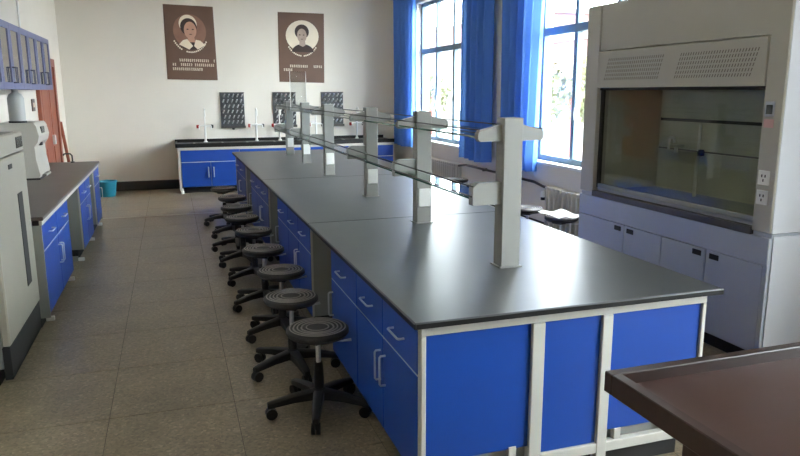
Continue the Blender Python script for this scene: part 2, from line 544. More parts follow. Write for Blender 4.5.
LEFT_UNITS = [
    (2.504, 3.49, 2, 'blue two-door cabinet with steel handles at the island corner, beside the end panel'),
    (3.49, 4.12, 1, 'narrow blue single-door cabinet between the corner cabinet and the first knee space'),
    (4.80, 5.80, 2, 'blue two-door island cabinet just past the first knee space'),
    (5.80, 6.40, 1, 'narrow blue single-door island cabinet before the second knee space'),
    (7.05, 8.05, 2, 'blue two-door island cabinet just past the second knee space'),
    (8.05, 8.65, 1, 'narrow blue single-door island cabinet before the third knee space'),
    (9.30, 10.60, 2, 'blue two-door island cabinet at the end facing the sink bench'),
]
for a, b, c, lb in LEFT_UNITS:
    bench_unit(lb, 'cabinets along the stool side of the island', -1, FX0, 1.46, a, b, c)
RIGHT_LABELS = ['blue two-door island cabinet opposite the fume hood, beside the end panel', 'narrow blue island cabinet opposite the middle of the fume hood', 'blue two-door island cabinet opposite the stool with the white patch', 'narrow blue island cabinet opposite the radiator beside the fume hood', 'blue two-door island cabinet opposite the curtain next to the fume hood', 'narrow blue island cabinet opposite the wall pier between two curtains', 'blue two-door island cabinet opposite the radiator near the far corner']
for (a, b, c, _), lb in zip(LEFT_UNITS, RIGHT_LABELS):
    bench_unit(lb, 'cabinets along the window side of the island', 1, FX1, 1.76, a, b, c)
for a, b in ((4.12, 4.80), (6.40, 7.05), (8.65, 9.30)):
    bx('knee_back_panel', 'carc', fr, 1.44, 1.465, a + 0.005, b - 0.005, 0.1, 0.78)

# ------------------------------------------------------------------ reagent rack on the island
PX, PW = 1.613, 0.052
POSTS = [3.08, 4.36, 5.64, 7.31, 8.65, 9.9]
rk = thing('reagent_rack', 'grey two-tier glass reagent rack standing along the island worktop', 'shelf rack', (PX, 3.09, TOPZ))
ZT, ZL = 1.512, 1.205
for i, y in enumerate(POSTS):
    y0, y1 = y, y + 0.09
    p = bx('post', 'rackm', rk, PX - PW, PX + PW, y0, y1, TOPZ, 1.61, 0.003)
    for s in (-1, 1):
        xa, xt = PX + s * PW, PX + s * 0.182
        bm = prism(B(), [(xa, 1.578), (xa, 1.495), (xt - s * 0.012, 1.495), (xt, 1.508), (xt, 1.535), (xt - s * 0.01, 1.548)], 'y', y0 + 0.025, y0 + 0.065)
        obj('upper_arm', bm, 'rackm', p)
    xa, xt = PX - PW, PX - 0.207
    bm = prism(B(), [(xa, 1.290), (xa, 1.178), (xt, 1.178), (xt, 1.268), (xt + 0.03, 1.290)], 'y', y0 + 0.02, y0 + 0.07)
    obj('lower_arm', bm, 'rackm', p)
    if i:
        sp = bx('socket_plate', 'white', p, PX - PW + 0.012, PX + PW - 0.008, y0 - 0.008, y0, 0.965, 1.09, 0.003)
    bx('foot_flange', 'rackm', p, PX - PW - 0.012, PX + PW + 0.012, y0 - 0.012, y1 + 0.012, TOPZ, TOPZ + 0.006, 0.001)
for i in range(5):
    a, b = POSTS[i] + 0.07, POSTS[i + 1] + 0.02
    g = bx('upper_glass_shelf', 'glass', rk, PX - 0.17, PX + 0.17, a, b, ZT, ZT + 0.008)
    for s in (-1, 1):
        x = PX + s * 0.17
        bx('glass_edge', 'gedge', g, x - 0.0015, x + 0.0015, a, b, ZT - 0.001, ZT + 0.009)
    g = bx('lower_glass_shelf', 'glass', rk, PX - 0.2, PX - PW - 0.002, a, b, ZL, ZL + 0.008)
    bx('glass_edge', 'gedge', g, PX - 0.2015, PX - 0.1985, a, b, ZL - 0.001, ZL + 0.009)
for x, z in ((PX - 0.176, 1.553), (PX + 0.176, 1.553), (PX - 0.203, 1.272), (PX - 0.207, 1.222)):
    obj('guard_rail', tube(B(), [(x, POSTS[0] + 0.03, z), (x, POSTS[-1] + 0.06, z)], 0.004, 6), 'steel', rk)

# clear upright sheet at the far end of the rack
ap = thing('clear_panel', 'thin clear upright sheet with pale edges standing on the glass rack', 'panel', (1.61, 9.1, ZT + 0.009))
bx('sheet', 'clear', ap, 1.504, 1.712, 9.10, 9.104, ZT + 0.009, 2.0)
for x in (1.504, 1.712):
    bx('sheet_edge', 'white', ap, x - 0.004, x + 0.004, 9.097, 9.107, ZT + 0.009, 2.0)
bx('sheet_foot', 'white', ap, 1.53, 1.68, 9.07, 9.134, ZT + 0.009, ZT + 0.016)

# ------------------------------------------------------------------ stools
def make_stool(zseat=0.49):
    s = thing('lab_stool', '', 'stool')
    z = zseat
    bm = B()
    prof = [(0.0, z - 0.055), (0.12, z - 0.055), (0.155, z - 0.046), (0.170, z - 0.028), (0.168, z - 0.010), (0.156, z - 0.001), (0.14, z + 0.001), (0.136, z - 0.003), (0.128, z - 0.003), (0.124, z), (0.095, z - 0.001), (0.091, z - 0.004), (0.083, z - 0.004), (0.079, z - 0.001), (0.05, z - 0.001), (0.0, z - 0.003)]
    lathe(bm, prof, n=36)
    st = obj('seat', bm, 'seat', s, smooth=True)
    for r in (0.150, 0.130, 0.109, 0.087, 0.060):
        bm = B()
        lathe(bm, [(r - 0.005, z - 0.004), (r - 0.003, z + 0.002), (r + 0.003, z + 0.002), (r + 0.005, z - 0.004)], n=36)
        bmesh.ops.delete(bm, geom=[f for f in bm.faces if len(f.verts) > 4], context='FACES')
        obj('seat_ring', bm, 'ring', st, smooth=True)
    bm = B(); box(bm, -0.08, 0.08, -0.06, 0.06, z - 0.075, z - 0.054, 0.006)
    mc = obj('seat_plate', bm, 'black', s)
    obj('height_lever', tube(B(), [(0.0, -0.05, z - 0.068), (0.06, -0.12, z - 0.075), (0.09, -0.16, z - 0.068)], [0.005, 0.005, 0.009], 6), 'chrome', mc, smooth=True)
    obj('gas_lift', tube(B(), [(0, 0, 0.25), (0, 0, z - 0.07)], 0.014, 12), 'chrome', s, smooth=True)
    obj('column_sleeve', lathe(B(), [(0.028, 0.09), (0.028, 0.2), (0.022, 0.29), (0.0, 0.29)], n=16), 'black', s, smooth=True)
    obj('base_hub', lathe(B(), [(0.0, 0.075), (0.045, 0.075), (0.045, 0.125), (0.03, 0.14), (0.0, 0.14)], n=20), 'black', s, smooth=True)
    for k in range(5):
        a = 2 * math.pi * k / 5
        c, sn = math.cos(a), math.sin(a)
        def P(r, w, zz): return (r * c - w * sn, r * sn + w * c, zz)
        bm = B()
        secs = []
        for r, hw, z0, z1 in ((0.03, 0.030, 0.082, 0.135), (0.15, 0.026, 0.08, 0.122), (0.27, 0.020, 0.066, 0.098), (0.288, 0.015, 0.066, 0.092)):
            secs.append([bm.verts.new(P(r, w, zz)) for w, zz in ((-hw, z0), (hw, z0), (hw, z1 - 0.006), (hw * 0.6, z1), (-hw * 0.6, z1), (-hw, z1 - 0.006))])
        for A_, B_ in zip(secs, secs[1:]):
            for q in range(6): bm.faces.new((A_[q], A_[(q + 1) % 6], B_[(q + 1) % 6], B_[q]))
        bm.faces.new(secs[0][::-1]); bm.faces.new(secs[-1])
        bmesh.ops.recalc_face_normals(bm, faces=bm.faces[:])
        leg = obj('base_leg', bm, 'black', s, smooth=True)
        bm = B()
        for w in (-0.013, 0.013):
            ctr = Vector(P(0.268, w, 0.031))
            ax = Vector((-sn, c, 0))
            tube(bm, [ctr - ax * 0.009, ctr + ax * 0.010], 0.031, 12)
        tube(bm, [P(0.268, 0, 0.03), P(0.268, 0, 0.068)], 0.009, 8)
        obj('caster', bm, 'black', leg, smooth=True)
    return s

stool0 = make_stool()
used = [False]
def place_stool(x, y, deg, label, group, dz=0.0):
    if not used[0]:
        o = stool0; used[0] = True
    else:
        o = copy_tree(stool0)
    o.location = (x, y, 0)
    o.rotation_euler = (0, 0, R(deg))
    o['label'] = label; o['group'] = group
    o['origin'] = (x, y, 0)
    return o
GL = 'black stools along the island'
for x, y, a, lb in [
    (0.685, 3.51, 38, 'black swivel stool by the two-door cabinet at the island corner'),
    (0.645, 4.14, 62, 'black swivel stool beside the narrow single-door cabinet, second from the island end panel'),
    (0.685, 4.81, 60, 'black swivel stool at the first knee space, third from the island end panel'),
    (0.655, 5.56, 62, 'black swivel stool fourth along the island from the end panel'),
    (0.665, 6.35, 66, 'black swivel stool fifth along the island from the end panel'),
    (0.632, 7.08, 68, 'black swivel stool sixth along the island from the end panel'),
    (0.634, 7.77, 50, 'black swivel stool seventh along the island from the end panel'),
    (0.655, 8.53, 62, 'black swivel stool at the third knee space, second from the far sink bench'),
    (0.615, 9.38, 58, 'black swivel stool nearest the far sink bench, last in the island row')]:
    place_stool(x, y, a, lb, GL)
GR = 'black stools by the window wall'
for x, y, a, lb in [
    (3.72, 6.02, 20, 'black swivel stool by the radiator with a white patch on its seat'),
    (3.66, 6.62, 40, 'black swivel stool beside the stool with the white patch, before the radiator'),
    (3.95, 8.52, 10, 'black swivel stool below the pier between the curtains, nearer the fume hood'),
    (3.92, 9.22, 66, 'black swivel stool below the pier between the curtains, nearer the corner curtain')]:
    place_stool(x, y, a, lb, GR)
# wavy white patch lying over one of the seats
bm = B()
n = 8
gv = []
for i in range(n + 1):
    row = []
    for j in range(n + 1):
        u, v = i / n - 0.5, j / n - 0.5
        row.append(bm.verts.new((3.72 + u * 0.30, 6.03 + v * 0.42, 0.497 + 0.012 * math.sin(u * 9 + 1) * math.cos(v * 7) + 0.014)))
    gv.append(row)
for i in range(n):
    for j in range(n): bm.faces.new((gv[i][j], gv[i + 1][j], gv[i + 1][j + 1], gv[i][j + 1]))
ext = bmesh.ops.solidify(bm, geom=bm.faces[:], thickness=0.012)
tag(obj('white_patch', bm, 'patch', None, smooth=True, loc=(3.72, 6.03, 0.492)), 'wavy white patch lying on a black stool by the radiator', 'patch')

# ------------------------------------------------------------------ fume hood
HX, HXB, HY0, HY1, HT = 3.40, 4.19, 3.16, 5.22, 2.43
WS = 0.885
fh = thing('fume_hood', 'large grey fume hood with glass sash and cupboard base by the window', 'fume hood', (HX, (HY0 + HY1) / 2, 0))
OY0, OY1, OZ1 = 3.305, 5.035, 1.765
# lower cupboard
bx('base_body', 'hoodlow', fh, HX + 0.02, HXB, HY0 + 0.003, HY1, 0.10, WS - 0.005)
bx('base_plinth', 'dark', fh, HX + 0.07, HXB, HY0 + 0.02, HY1 - 0.02, 0.0, 0.10)
bx('base_apron', 'hoodlow', fh, HX, HX + 0.02, HY0, HY1, 0.685, WS - 0.03, 0.003)
mid = (4.57, 3.67)
bd = 4.12
for a, b, hs in ((3.19, 3.665, 1), (3.675, bd - 0.004, -1), (bd + 0.004, 4.565, 1), (4.575, 5.19, -1)):
    d = bx('base_door', 'hoodlow', fh, HX, HX + 0.02, a, b, 0.115, 0.68, 0.003)
    hy = b - 0.075 if hs > 0 else a + 0.075
    bx('recessed_pull', 'dark', d, HX - 0.004, HX + 0.002, hy - 0.042, hy + 0.042, 0.625, 0.662, 0.002)
bx('base_stile', 'hoodlow', fh, HX + 0.004, HX + 0.02, HY0, 3.19, 0.10, 0.685)
bx('base_stile', 'hoodlow', fh, HX + 0.004, HX + 0.02, 5.19, HY1, 0.10, 0.685)
# side skins of the upper and lower part
bx('side_panel', 'hoodside', fh, HX + 0.012, HXB, HY0 - 0.004, HY0 + 0.02, WS, HT - 0.01)
bx('side_panel', 'hoodside', fh, HX + 0.03, HXB, HY0 - 0.006, HY0 + 0.003, 0.02, WS - 0.02)
bx('side_panel', 'hoodside', fh, HX + 0.02, HXB, HY1 - 0.02, HY1, WS, HT)
# front frame
bx('front_column', 'hood', fh, HX, HX + 0.12, HY0, OY0, WS, HT, 0.006)
bx('front_column', 'hood', fh, HX, HX + 0.12, OY1, HY1, WS, HT, 0.006)
bx('top_fascia', 'hood', fh, HX + 0.012, HX + 0.03, OY0, OY1, 2.065, HT)
vp = bx('vent_panel', 'hood', fh, HX - 0.006, HX + 0.03, OY0 + 0.004, OY1 - 0.004, OZ1, 2.055, 0.004)
bm = B()
for g0, g1 in ((3.42, 4.10), (4.28, 4.93)):
    y = g0
    while y < g1:
        for rr in range(6):
            zc = 1.835 + rr * 0.03
            yy = y - rr * 0.010
            bm.faces.new([bm.verts.new(v) for v in ((HX - 0.0075, yy + 0.003, zc - 0.010), (HX - 0.0075, yy + 0.010, zc - 0.010), (HX - 0.0075, yy + 0.002, zc + 0.010), (HX - 0.0075, yy - 0.005, zc + 0.010))])
        y += 0.024
ret = bmesh.ops.extrude_face_region(bm, geom=bm.faces[:])
bmesh.ops.translate(bm, verts=[v for v in ret['geom'] if isinstance(v, bmesh.types.BMVert)], vec=(0.004, 0, 0))
bmesh.ops.recalc_face_normals(bm, faces=bm.faces[:])
vs_o = obj('vent_slots', bm, 'hooddark', vp); vs_o['kind'] = 'stuff'
bx('roof_panel', 'hood', fh, HX + 0.03, HXB, HY0 + 0.02, HY1 - 0.02, HT - 0.02, HT)
# chamber
bx('chamber_floor', 'hoodlow', fh, HX + 0.05, HXB - 0.02, OY0 - 0.03, OY1 + 0.03, WS - 0.005, WS + 0.02)
bx('front_sill', 'steel', fh, HX - 0.004, HX + 0.05, OY0, OY1, WS - 0.03, WS + 0.018, 0.004)
bx('airfoil', 'hoodlow', fh, HX + 0.05, HX + 0.11, OY0, OY1, WS + 0.02, WS + 0.045, 0.004)
bx('chamber_side', 'hoodin', fh, HX + 0.12, HXB - 0.03, OY0 - 0.04, OY0 - 0.02, WS + 0.02, HT - 0.03)
bx('chamber_side', 'hoodin', fh, HX + 0.12, HXB - 0.03, OY1 + 0.02, OY1 + 0.04, WS + 0.02, HT - 0.03)
for z0, z1, t in ((WS + 0.02, 1.245, 0.0), (1.258, 1.485, 0.0), (1.51, HT - 0.03, 0.0)):
    bx('baffle_panel', 'hoodin', fh, HXB - 0.12 - t, HXB - 0.10 - t, OY0 - 0.02, OY1 + 0.02, z0, z1, 0.003)
bx('back_panel', 'hood', fh, HXB - 0.02, HXB, HY0 + 0.02, HY1 - 0.02, WS, HT)
# sash: dark frame + glass
ss = bx('sash_glass', 'sash', fh, HX + 0.052, HX + 0.058, OY0 + 0.02, OY1 - 0.02, WS + 0.075, OZ1 + 0.1)
bm = B()
box(bm, HX + 0.04, HX + 0.07, OY0, OY0 + 0.022, WS + 0.045, OZ1 + 0.02)
box(bm, HX + 0.04, HX + 0.07, OY1 - 0.022, OY1, WS + 0.045, OZ1 + 0.02)
obj('sash_side_track', bm, 'steel', fh)
bx('sash_bottom_rail', 'carc', fh, HX + 0.036, HX + 0.075, OY0 + 0.022, OY1 - 0.022, WS + 0.046, WS + 0.08, 0.004)
bx('slot_shade_strip', 'dark', fh, HXB - 0.115, HXB - 0.105, OY0 - 0.02, OY1 + 0.02, 1.485, 1.51)  # dark strips set in the baffle gaps stand in for the shade there
bx('slot_shade_strip', 'hooddark', fh, HXB - 0.115, HXB - 0.105, OY0 - 0.02, OY1 + 0.02, 1.245, 1.258)
bx('sash_top_seal', 'dark', fh, HX + 0.03, HX + 0.07, OY0, OY1, OZ1 - 0.022, OZ1 + 0.004)
# taps in the hood
obj('water_tap', tube(B(), [(3.95, 4.44, WS + 0.02), (3.95, 4.44, 1.20), (3.95, 4.42, 1.235)], 0.013, 8), 'white', fh, smooth=True)
obj('tap_knob', lathe(B(), [(0.0, -0.025), (0.024, -0.025), (0.028, 0.0), (0.02, 0.022), (0.0, 0.022)], (3.95, 4.40, 1.26), 12), 'dark', fh, smooth=True)
obj('supply_tube', tube(B(), [(4.03, 4.52, 1.26), (4.03, 4.52, 1.47)], 0.011, 8), 'white', fh, smooth=True)
bm = tube(B(), [(3.92, 4.74, 1.26), (3.92, 4.74, 1.345), (3.92, 4.725, 1.36), (3.92, 4.69, 1.36), (3.92, 4.675, 1.345), (3.92, 4.675, 1.32)], 0.011, 8)
tube(bm, [(3.92, 4.74, 1.29), (4.07, 4.74, 1.29)], 0.010, 8)
obj('gas_tap', bm, 'white', fh, smooth=True)
obj('gas_valve', tube(B(), [(3.92, 4.65, 1.24), (3.92, 4.65, 1.285)], 0.014, 8), 'white', fh, smooth=True)
# controls on the near column
bx('control_panel', 'hoodlow', fh, HX - 0.006, HX, 3.215, 3.285, 1.585, 1.675, 0.002)
bx('control_display', 'screen', fh, HX - 0.009, HX - 0.006, 3.228, 3.272, 1.60, 1.655)
bx('warning_label', 'pink', fh, HX - 0.004, HX, 3.215, 3.285, 1.52, 1.57)
for z in (1.175, 1.055):
    sp = bx('socket_plate', 'white', fh, HX - 0.008, HX, 3.20, 3.285, z, z + 0.088, 0.003)
    for dy, dz in ((0.03, 0.055), (0.055, 0.055), (0.043, 0.028)):
        bx('socket_hole', 'dark', sp, HX - 0.0095, HX - 0.0075, 3.20 + dy - 0.004, 3.20 + dy + 0.004, z + dz - 0.008, z + dz + 0.008)

# ------------------------------------------------------------------ podium in the near corner
PZ = 0.95
px0, px1, py0, py1 = 1.14, 2.55, 0.45, 1.58
pd = thing('podium', 'dark red-brown wooden podium desk with raised rim, before the island', 'podium', ((px0 + px1) / 2, (py0 + py1) / 2, 0))
rimw = 0.035
bx('desk_top', 'podtop', pd, px0 + rimw, px1 - rimw, py0 + rimw, py1 - rimw, PZ - 0.06, PZ - 0.036)
for a in ((px0, px1, py1 - rimw, py1), (px0, px1, py0, py0 + rimw), (px0, px0 + rimw, py0 + rimw, py1 - rimw), (px1 - rimw, px1, py0 + rimw, py1 - rimw)):
    bx('rim', 'podium', pd, *a, PZ - 0.062, PZ, 0.003)
bx('body', 'podium', pd, px0 + 0.015, px1 - 0.05, py0 + 0.05, 1.27, 0.06, PZ - 0.062, 0.003)
bx('plinth', 'dark', pd, px0 + 0.05, px1 - 0.08, py0 + 0.08, 1.22, 0.0, 0.06)
for k in range(3):
    a = px0 + 0.05 + k * 0.45
    bx('panel', 'podium', pd, a, a + 0.40, 1.27, 1.282, 0.14, PZ - 0.12, 0.004)

# ------------------------------------------------------------------ left side: freezer, counter, wall cabinets
FRX = -1.0
fz = thing('freezer', 'cream upright laboratory freezer with dark recessed grip, before the left counter', 'freezer', (-1.34, 4.85, 0))
FY_0, FY_1 = 4.45, 5.46
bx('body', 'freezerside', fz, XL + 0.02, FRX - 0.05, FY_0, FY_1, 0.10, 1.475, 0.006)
bx('kick_plate', 'dark', fz, XL + 0.05, FRX - 0.08, FY_0 + 0.01, FY_1 - 0.01, 0.0, 0.10)
bx('lower_grille', 'dark', fz, FRX - 0.05, FRX - 0.006, FY_0 + 0.004, FY_1 - 0.004, 0.03, 0.235, 0.004)
dr = bx('door', 'freezer', fz, FRX - 0.048, FRX, FY_0 + 0.004, FY_1 - 0.004, 0.24, 1.335, 0.008)
bx('grip_recess', 'dark', dr, FRX - 0.002, FRX + 0.004, 5.10, 5.24, 0.44, 1.08, 0.002)
cp = bx('control_panel', 'freezer', fz, FRX - 0.048, FRX, FY_0 + 0.004, FY_1 - 0.004, 1.345, 1.475, 0.008)
bx('display', 'screen', cp, FRX - 0.001, FRX + 0.005, 5.22, 5.42, 1.372, 1.448, 0.003)
bx('badge', 'dark', dr, FRX - 0.001, FRX + 0.004, 4.92, 5.02, 1.26, 1.29, 0.001)

CX = -0.93
LY0, LY1 = 5.5, 9.88
lw = thing('side_counter', 'side counter with brown-black worktop below the violet wall cabinets', 'counter', (-1.3, LY0, 0))
bx('worktop_slab', 'ltop', lw, XL + 0.005, CX, LY0, LY1, 0.822, 0.85, 0.005)
lf = lw
bx('top_rail', 'frame', lf, CX - 0.035, CX - 0.015, LY0 + 0.02, LY1 - 0.02, 0.784, 0.82)
bx('end_panel', 'carc', lf, XL + 0.02, CX - 0.02, LY0 + 0.01, LY0 + 0.028, 0.08, 0.784)
bx('end_panel', 'carc', lf, XL + 0.02, CX - 0.02, LY1 - 0.036, LY1 - 0.022, 0.08, 0.784)
for y in (5.70, 6.92, 7.74, 8.8, 9.8):
    bx('foot_end', 'white', lf, CX - 0.085, CX - 0.025, y - 0.015, y + 0.015, 0.0, 0.035, 0.004)
    if y in (6.92, 7.74, 8.8): bx('foot_bar', 'carc', lf, XL + 0.05, CX - 0.085, y - 0.015, y + 0.015, 0.0, 0.05)
for a, b, c, lb in (
    (5.53, 6.88, 2, 'blue two-door counter cabinet beside the cream freezer'),
    (7.78, 8.76, 2, 'blue two-door counter cabinet below the white water purifier'),
    (9.26, 9.84, 1, 'narrow blue counter cabinet at the end near the wooden door')):
    bench_unit(lb, 'cabinets under the side counter', 1, CX - 0.02, XL + 0.02, a, b, c, name='counter_cabinet')
bx('knee_back_panel', 'carc', lf, XL + 0.03, XL + 0.05, 6.9, 7.76, 0.1, 0.78)

# white water purifier on the counter
wp = thing('water_purifier', 'white faceted water purifier with dark base standing on the side counter', 'instrument', (-1.5, 8.2, 0.85))
bx('base', 'dark', wp, -1.68, -1.325, 7.93, 8.60, 0.85, 0.868, 0.004)
prof = [(-1.68, 0.868), (-1.335, 0.868), (-1.325, 0.90), (-1.35, 1.06), (-1.352, 1.19), (-1.315, 1.24), (-1.30, 1.30), (-1.318, 1.40), (-1.34, 1.435), (-1.68, 1.435)]
obj('housing', prism(B(), prof, 'y', 7.94, 8.59), 'instr', wp)
bx('display', 'screen', wp, -1.33, -1.3, 8.14, 8.32, 1.32, 1.39, 0.002)
bx('outlet', 'dark', wp, -1.36, -1.32, 8.18, 8.26, 1.19, 1.225, 0.003)
bx('drip_tray', 'carc', wp, -1.345, -1.29, 8.1, 8.4, 0.868, 0.89, 0.003)
# grey jug on top
jg = thing('plastic_jug', 'grey plastic container standing on top of the water purifier', 'container', (-1.5, 8.2, 1.435))
obj('jug_body', lathe(B(), [(0.0, 0.004), (0.075, 0.004), (0.078, 0.02), (0.078, 0.25), (0.06, 0.29), (0.03, 0.31), (0.03, 0.33), (0.0, 0.33)], (-1.50, 8.06, 1.435), 20), 'jug', jg, smooth=True)
obj('jug_base', lathe(B(), [(0.0, 0), (0.085, 0), (0.085, 0.02), (0.0, 0.02)], (-1.50, 8.06, 1.435), 20), 'dark', jg, smooth=True)
obj('jug_cap', lathe(B(), [(0.0, 0.33), (0.034, 0.33), (0.034, 0.36), (0.0, 0.36)], (-1.50, 8.06, 1.435), 14), 'carc', jg, smooth=True)

# black counter tap
tp = thing('counter_tap', 'small black gooseneck tap at the end of the side counter', 'tap', (-1.24, 9.78, 0.85))
obj('tap_base', lathe(B(), [(0, 0), (0.025, 0), (0.025, 0.015), (0.0, 0.02)], (-1.24, 9.78, 0.85), 12), 'black', tp, smooth=True)
obj('spout', tube(B(), [(-1.24, 9.78, 0.86), (-1.24, 9.78, 0.94), (-1.26, 9.78, 0.965), (-1.33, 9.78, 0.965), (-1.345, 9.78, 0.945)], 0.010, 8), 'black', tp, smooth=True)

# wall cabinets
WX, WZA, WZB = -1.38, 1.775, 2.385
for n, (a, lb) in enumerate(((8.84, 'violet-blue glass-door wall cabinet at the end near the wooden door'), (7.92, 'violet-blue glass-door wall cabinet second from the wooden door'), (7.0, 'violet-blue glass-door wall cabinet third from the wooden door'), (6.08, 'violet-blue glass-door wall cabinet above the knee space of the side counter'))):
    b = a + 0.918
    wc = thing('wall_cabinet', lb, 'wall cabinet', ((XL + WX) / 2, (a + b) / 2, WZA), 'wall cabinets above the side counter')
    bm = B()
    box(bm, XL + 0.002, XL + 0.014, a, b, WZA, WZB)
    box(bm, XL + 0.014, WX - 0.02, a, a + 0.016, WZA, WZB)
    box(bm, XL + 0.014, WX - 0.02, b - 0.016, b, WZA, WZB)
    box(bm, XL + 0.014, WX - 0.02, a + 0.016, b - 0.016, WZA, WZA + 0.018)
    box(bm, XL + 0.014, WX - 0.02, a + 0.016, b - 0.016, WZB - 0.018, WZB)
    obj('carcass', bm, 'wcab', wc)
    bx('shelf', 'wcab', wc, XL + 0.02, WX - 0.04, a + 0.018, b - 0.018, (WZA + WZB) / 2 - 0.008, (WZA + WZB) / 2 + 0.008)
    for k in range(2):
        c, d = a + 0.459 * k + 0.003, a + 0.459 * (k + 1) - 0.003
        bm = B()
        f = 0.06
        box(bm, WX - 0.02, WX, c, c + f, WZA, WZB); box(bm, WX - 0.02, WX, d - f, d, WZA, WZB)
        box(bm, WX - 0.02, WX, c + f, d - f, WZA, WZA + f); box(bm, WX - 0.02, WX, c + f, d - f, WZB - f, WZB)
        do = obj('door', bm, 'wcab', wc)
        bx('door_glass', 'cglass', do, WX - 0.012, WX - 0.008, c + f, d - f, WZA + f, WZB - f)
        hy = d - 0.03 if k == 0 else c + 0.03
        obj('handle', tube(B(), [(WX, hy, WZA + 0.06), (WX + 0.03, hy, WZA + 0.06), (WX + 0.03, hy, WZA + 0.2), (WX, hy, WZA + 0.2)], 0.008, 6), 'wcabd', do)

tag(obj('wall_conduit', tube(B(), [(XL + 0.014, 9.9, 2.42), (XL + 0.014, 9.9, H - 0.002)], 0.013, 8), 'sill', None, smooth=True, loc=(XL + 0.014, 9.9, 2.42)), 'thin pale conduit rising up the wall past the end wall cabinet', 'conduit')
# leaning pole, light switch, tub
tag(obj('wooden_pole', tube(B(), [(-1.66, 13.1, 0.0), (-1.685, 12.33, 1.27)], 0.026, 10), 'wood', None, smooth=True, loc=(-1.66, 13.1, 0)), 'red-brown wooden pole leaning in the corner beside the wooden door', 'pole')
sw = thing('light_switch', 'brown light switch plate on the wall beside the wooden door', 'switch', (XL, 10.3, 1.55))
bx('plate', 'podtop', sw, XL, XL + 0.012, 10.2, 10.4, 1.5, 1.66, 0.003)
bx('rocker', 'cream', sw, XL + 0.012, XL + 0.018, 10.26, 10.34, 1.55, 1.61, 0.002)
bm = lathe(B(), [(0.0, 0.0), (0.125, 0.0), (0.13, 0.01), (0.155, 0.24), (0.168, 0.25), (0.168, 0.262), (0.150, 0.262), (0.146, 0.24), (0.122, 0.012), (0.0, 0.012)], (-1.10, 12.62, 0.0), 28)
tag(obj('plastic_tub', bm, 'tub', None, smooth=True, loc=(-1.10, 12.62, 0)), 'teal blue plastic tub on the floor by the far wall', 'tub')

# ------------------------------------------------------------------ far sink bench
SX0, SX1, SYF = 0.09, 4.0, 12.45
sb = thing('sink_counter', 'black sink counter with raised rim along the far wall', 'counter', ((SX0 + SX1) / 2, 12.8, 0))
bx('counter_slab', 'topedge', sb, SX0 - 0.04, SX1, SYF - 0.02, Y1 - 0.02, 0.80, 0.845, 0.004)
bm = B()
box(bm, SX0 - 0.04, SX1, SYF - 0.02, SYF + 0.02, 0.845, 0.868)
box(bm, SX0 - 0.04, SX0, SYF + 0.02, Y1 - 0.04, 0.845, 0.868)
obj('raised_rim', bm, 'topedge', sb)
bx('splashback', 'topedge', sb, SX0 - 0.04, SX1, Y1 - 0.04, Y1 - 0.02, 0.845, 0.90, 0.003)
for x in (0.62, 1.55, 2.5, 3.35):
    bm = B()
    box(bm, x - 0.26, x + 0.26, 12.56, 12.59, 0.846, 0.852); box(bm, x - 0.26, x + 0.26, 12.93, 12.96, 0.846, 0.852)
    box(bm, x - 0.26, x - 0.23, 12.59, 12.93, 0.846, 0.852); box(bm, x + 0.23, x + 0.26, 12.59, 12.93, 0.846, 0.852)
    bw = obj('basin_rim', bm, 'carc', sb)
    bx('basin', 'dark', bw, x - 0.23, x + 0.23, 12.59, 12.93, 0.8455, 0.848)
sf = sb
bx('top_rail', 'frame', sf, SX0 + 0.0, SX1 - 0.02, SYF - 0.004, SYF + 0.03, 0.755, 0.80)
bx('end_leg', 'frame', sf, SX0 - 0.008, SX0 + 0.03, SYF - 0.002, SYF + 0.03, 0.05, 0.755)
bx('end_panel', 'carc', sf, SX0 - 0.004, SX0 + 0.014, SYF + 0.03, Y1 - 0.03, 0.08, 0.80)
obj('levelling_foot', lathe(B(), [(0.0, 0.0), (0.028, 0.0), (0.028, 0.04), (0.016, 0.06), (0.016, 0.09), (0, 0.09)], (SX0 + 0.03, SYF + 0.03, 0), 12), 'white', sf, smooth=True)

def sink_unit(x0, x1, lb):
    u = thing('sink_cabinet', lb, 'cabinet', ((x0 + x1) / 2, 12.8, 0), 'cabinets under the far sink counter')
    bx('body', 'carc', u, x0 + 0.002, x1 - 0.002, SYF + 0.02, Y1 - 0.05, 0.11, 0.752)
    bx('plinth', 'dark', u, x0 + 0.01, x1 - 0.01, SYF + 0.1, Y1 - 0.05, 0.0, 0.11)
    zd = 0.545
    bx('front_panel', 'blue', u, x0 + 0.004, x1 - 0.004, SYF, SYF + 0.019, zd + 0.006, 0.75, 0.002)
    xm = (x0 + x1) / 2
    for a, b, hx in ((x0 + 0.004, xm - 0.003, xm - 0.045), (xm + 0.003, x1 - 0.004, xm + 0.045)):
        d = bx('door', 'blue', u, a, b, SYF, SYF + 0.019, 0.115, zd - 0.006, 0.002)
        u_handle('handle', d, (hx, SYF, 0.28), (hx, SYF, 0.45), (0, -0.03, 0), 0.009)
    bx('edge_trim', 'frame', u, x0 + 0.004, x1 - 0.004, SYF + 0.003, SYF + 0.019, zd - 0.005, zd + 0.005)
for a, b, lb in ((0.125, 1.12, 'blue sink cabinet at the open end of the far counter, with white foot'), (1.12, 2.08, 'blue sink cabinet second along the far counter, behind the island end'), (2.08, 3.04, 'blue sink cabinet third along the far counter, behind the rack'), (3.04, 3.98, 'blue sink cabinet at the window end of the far counter')):
    sink_unit(a, b, lb)

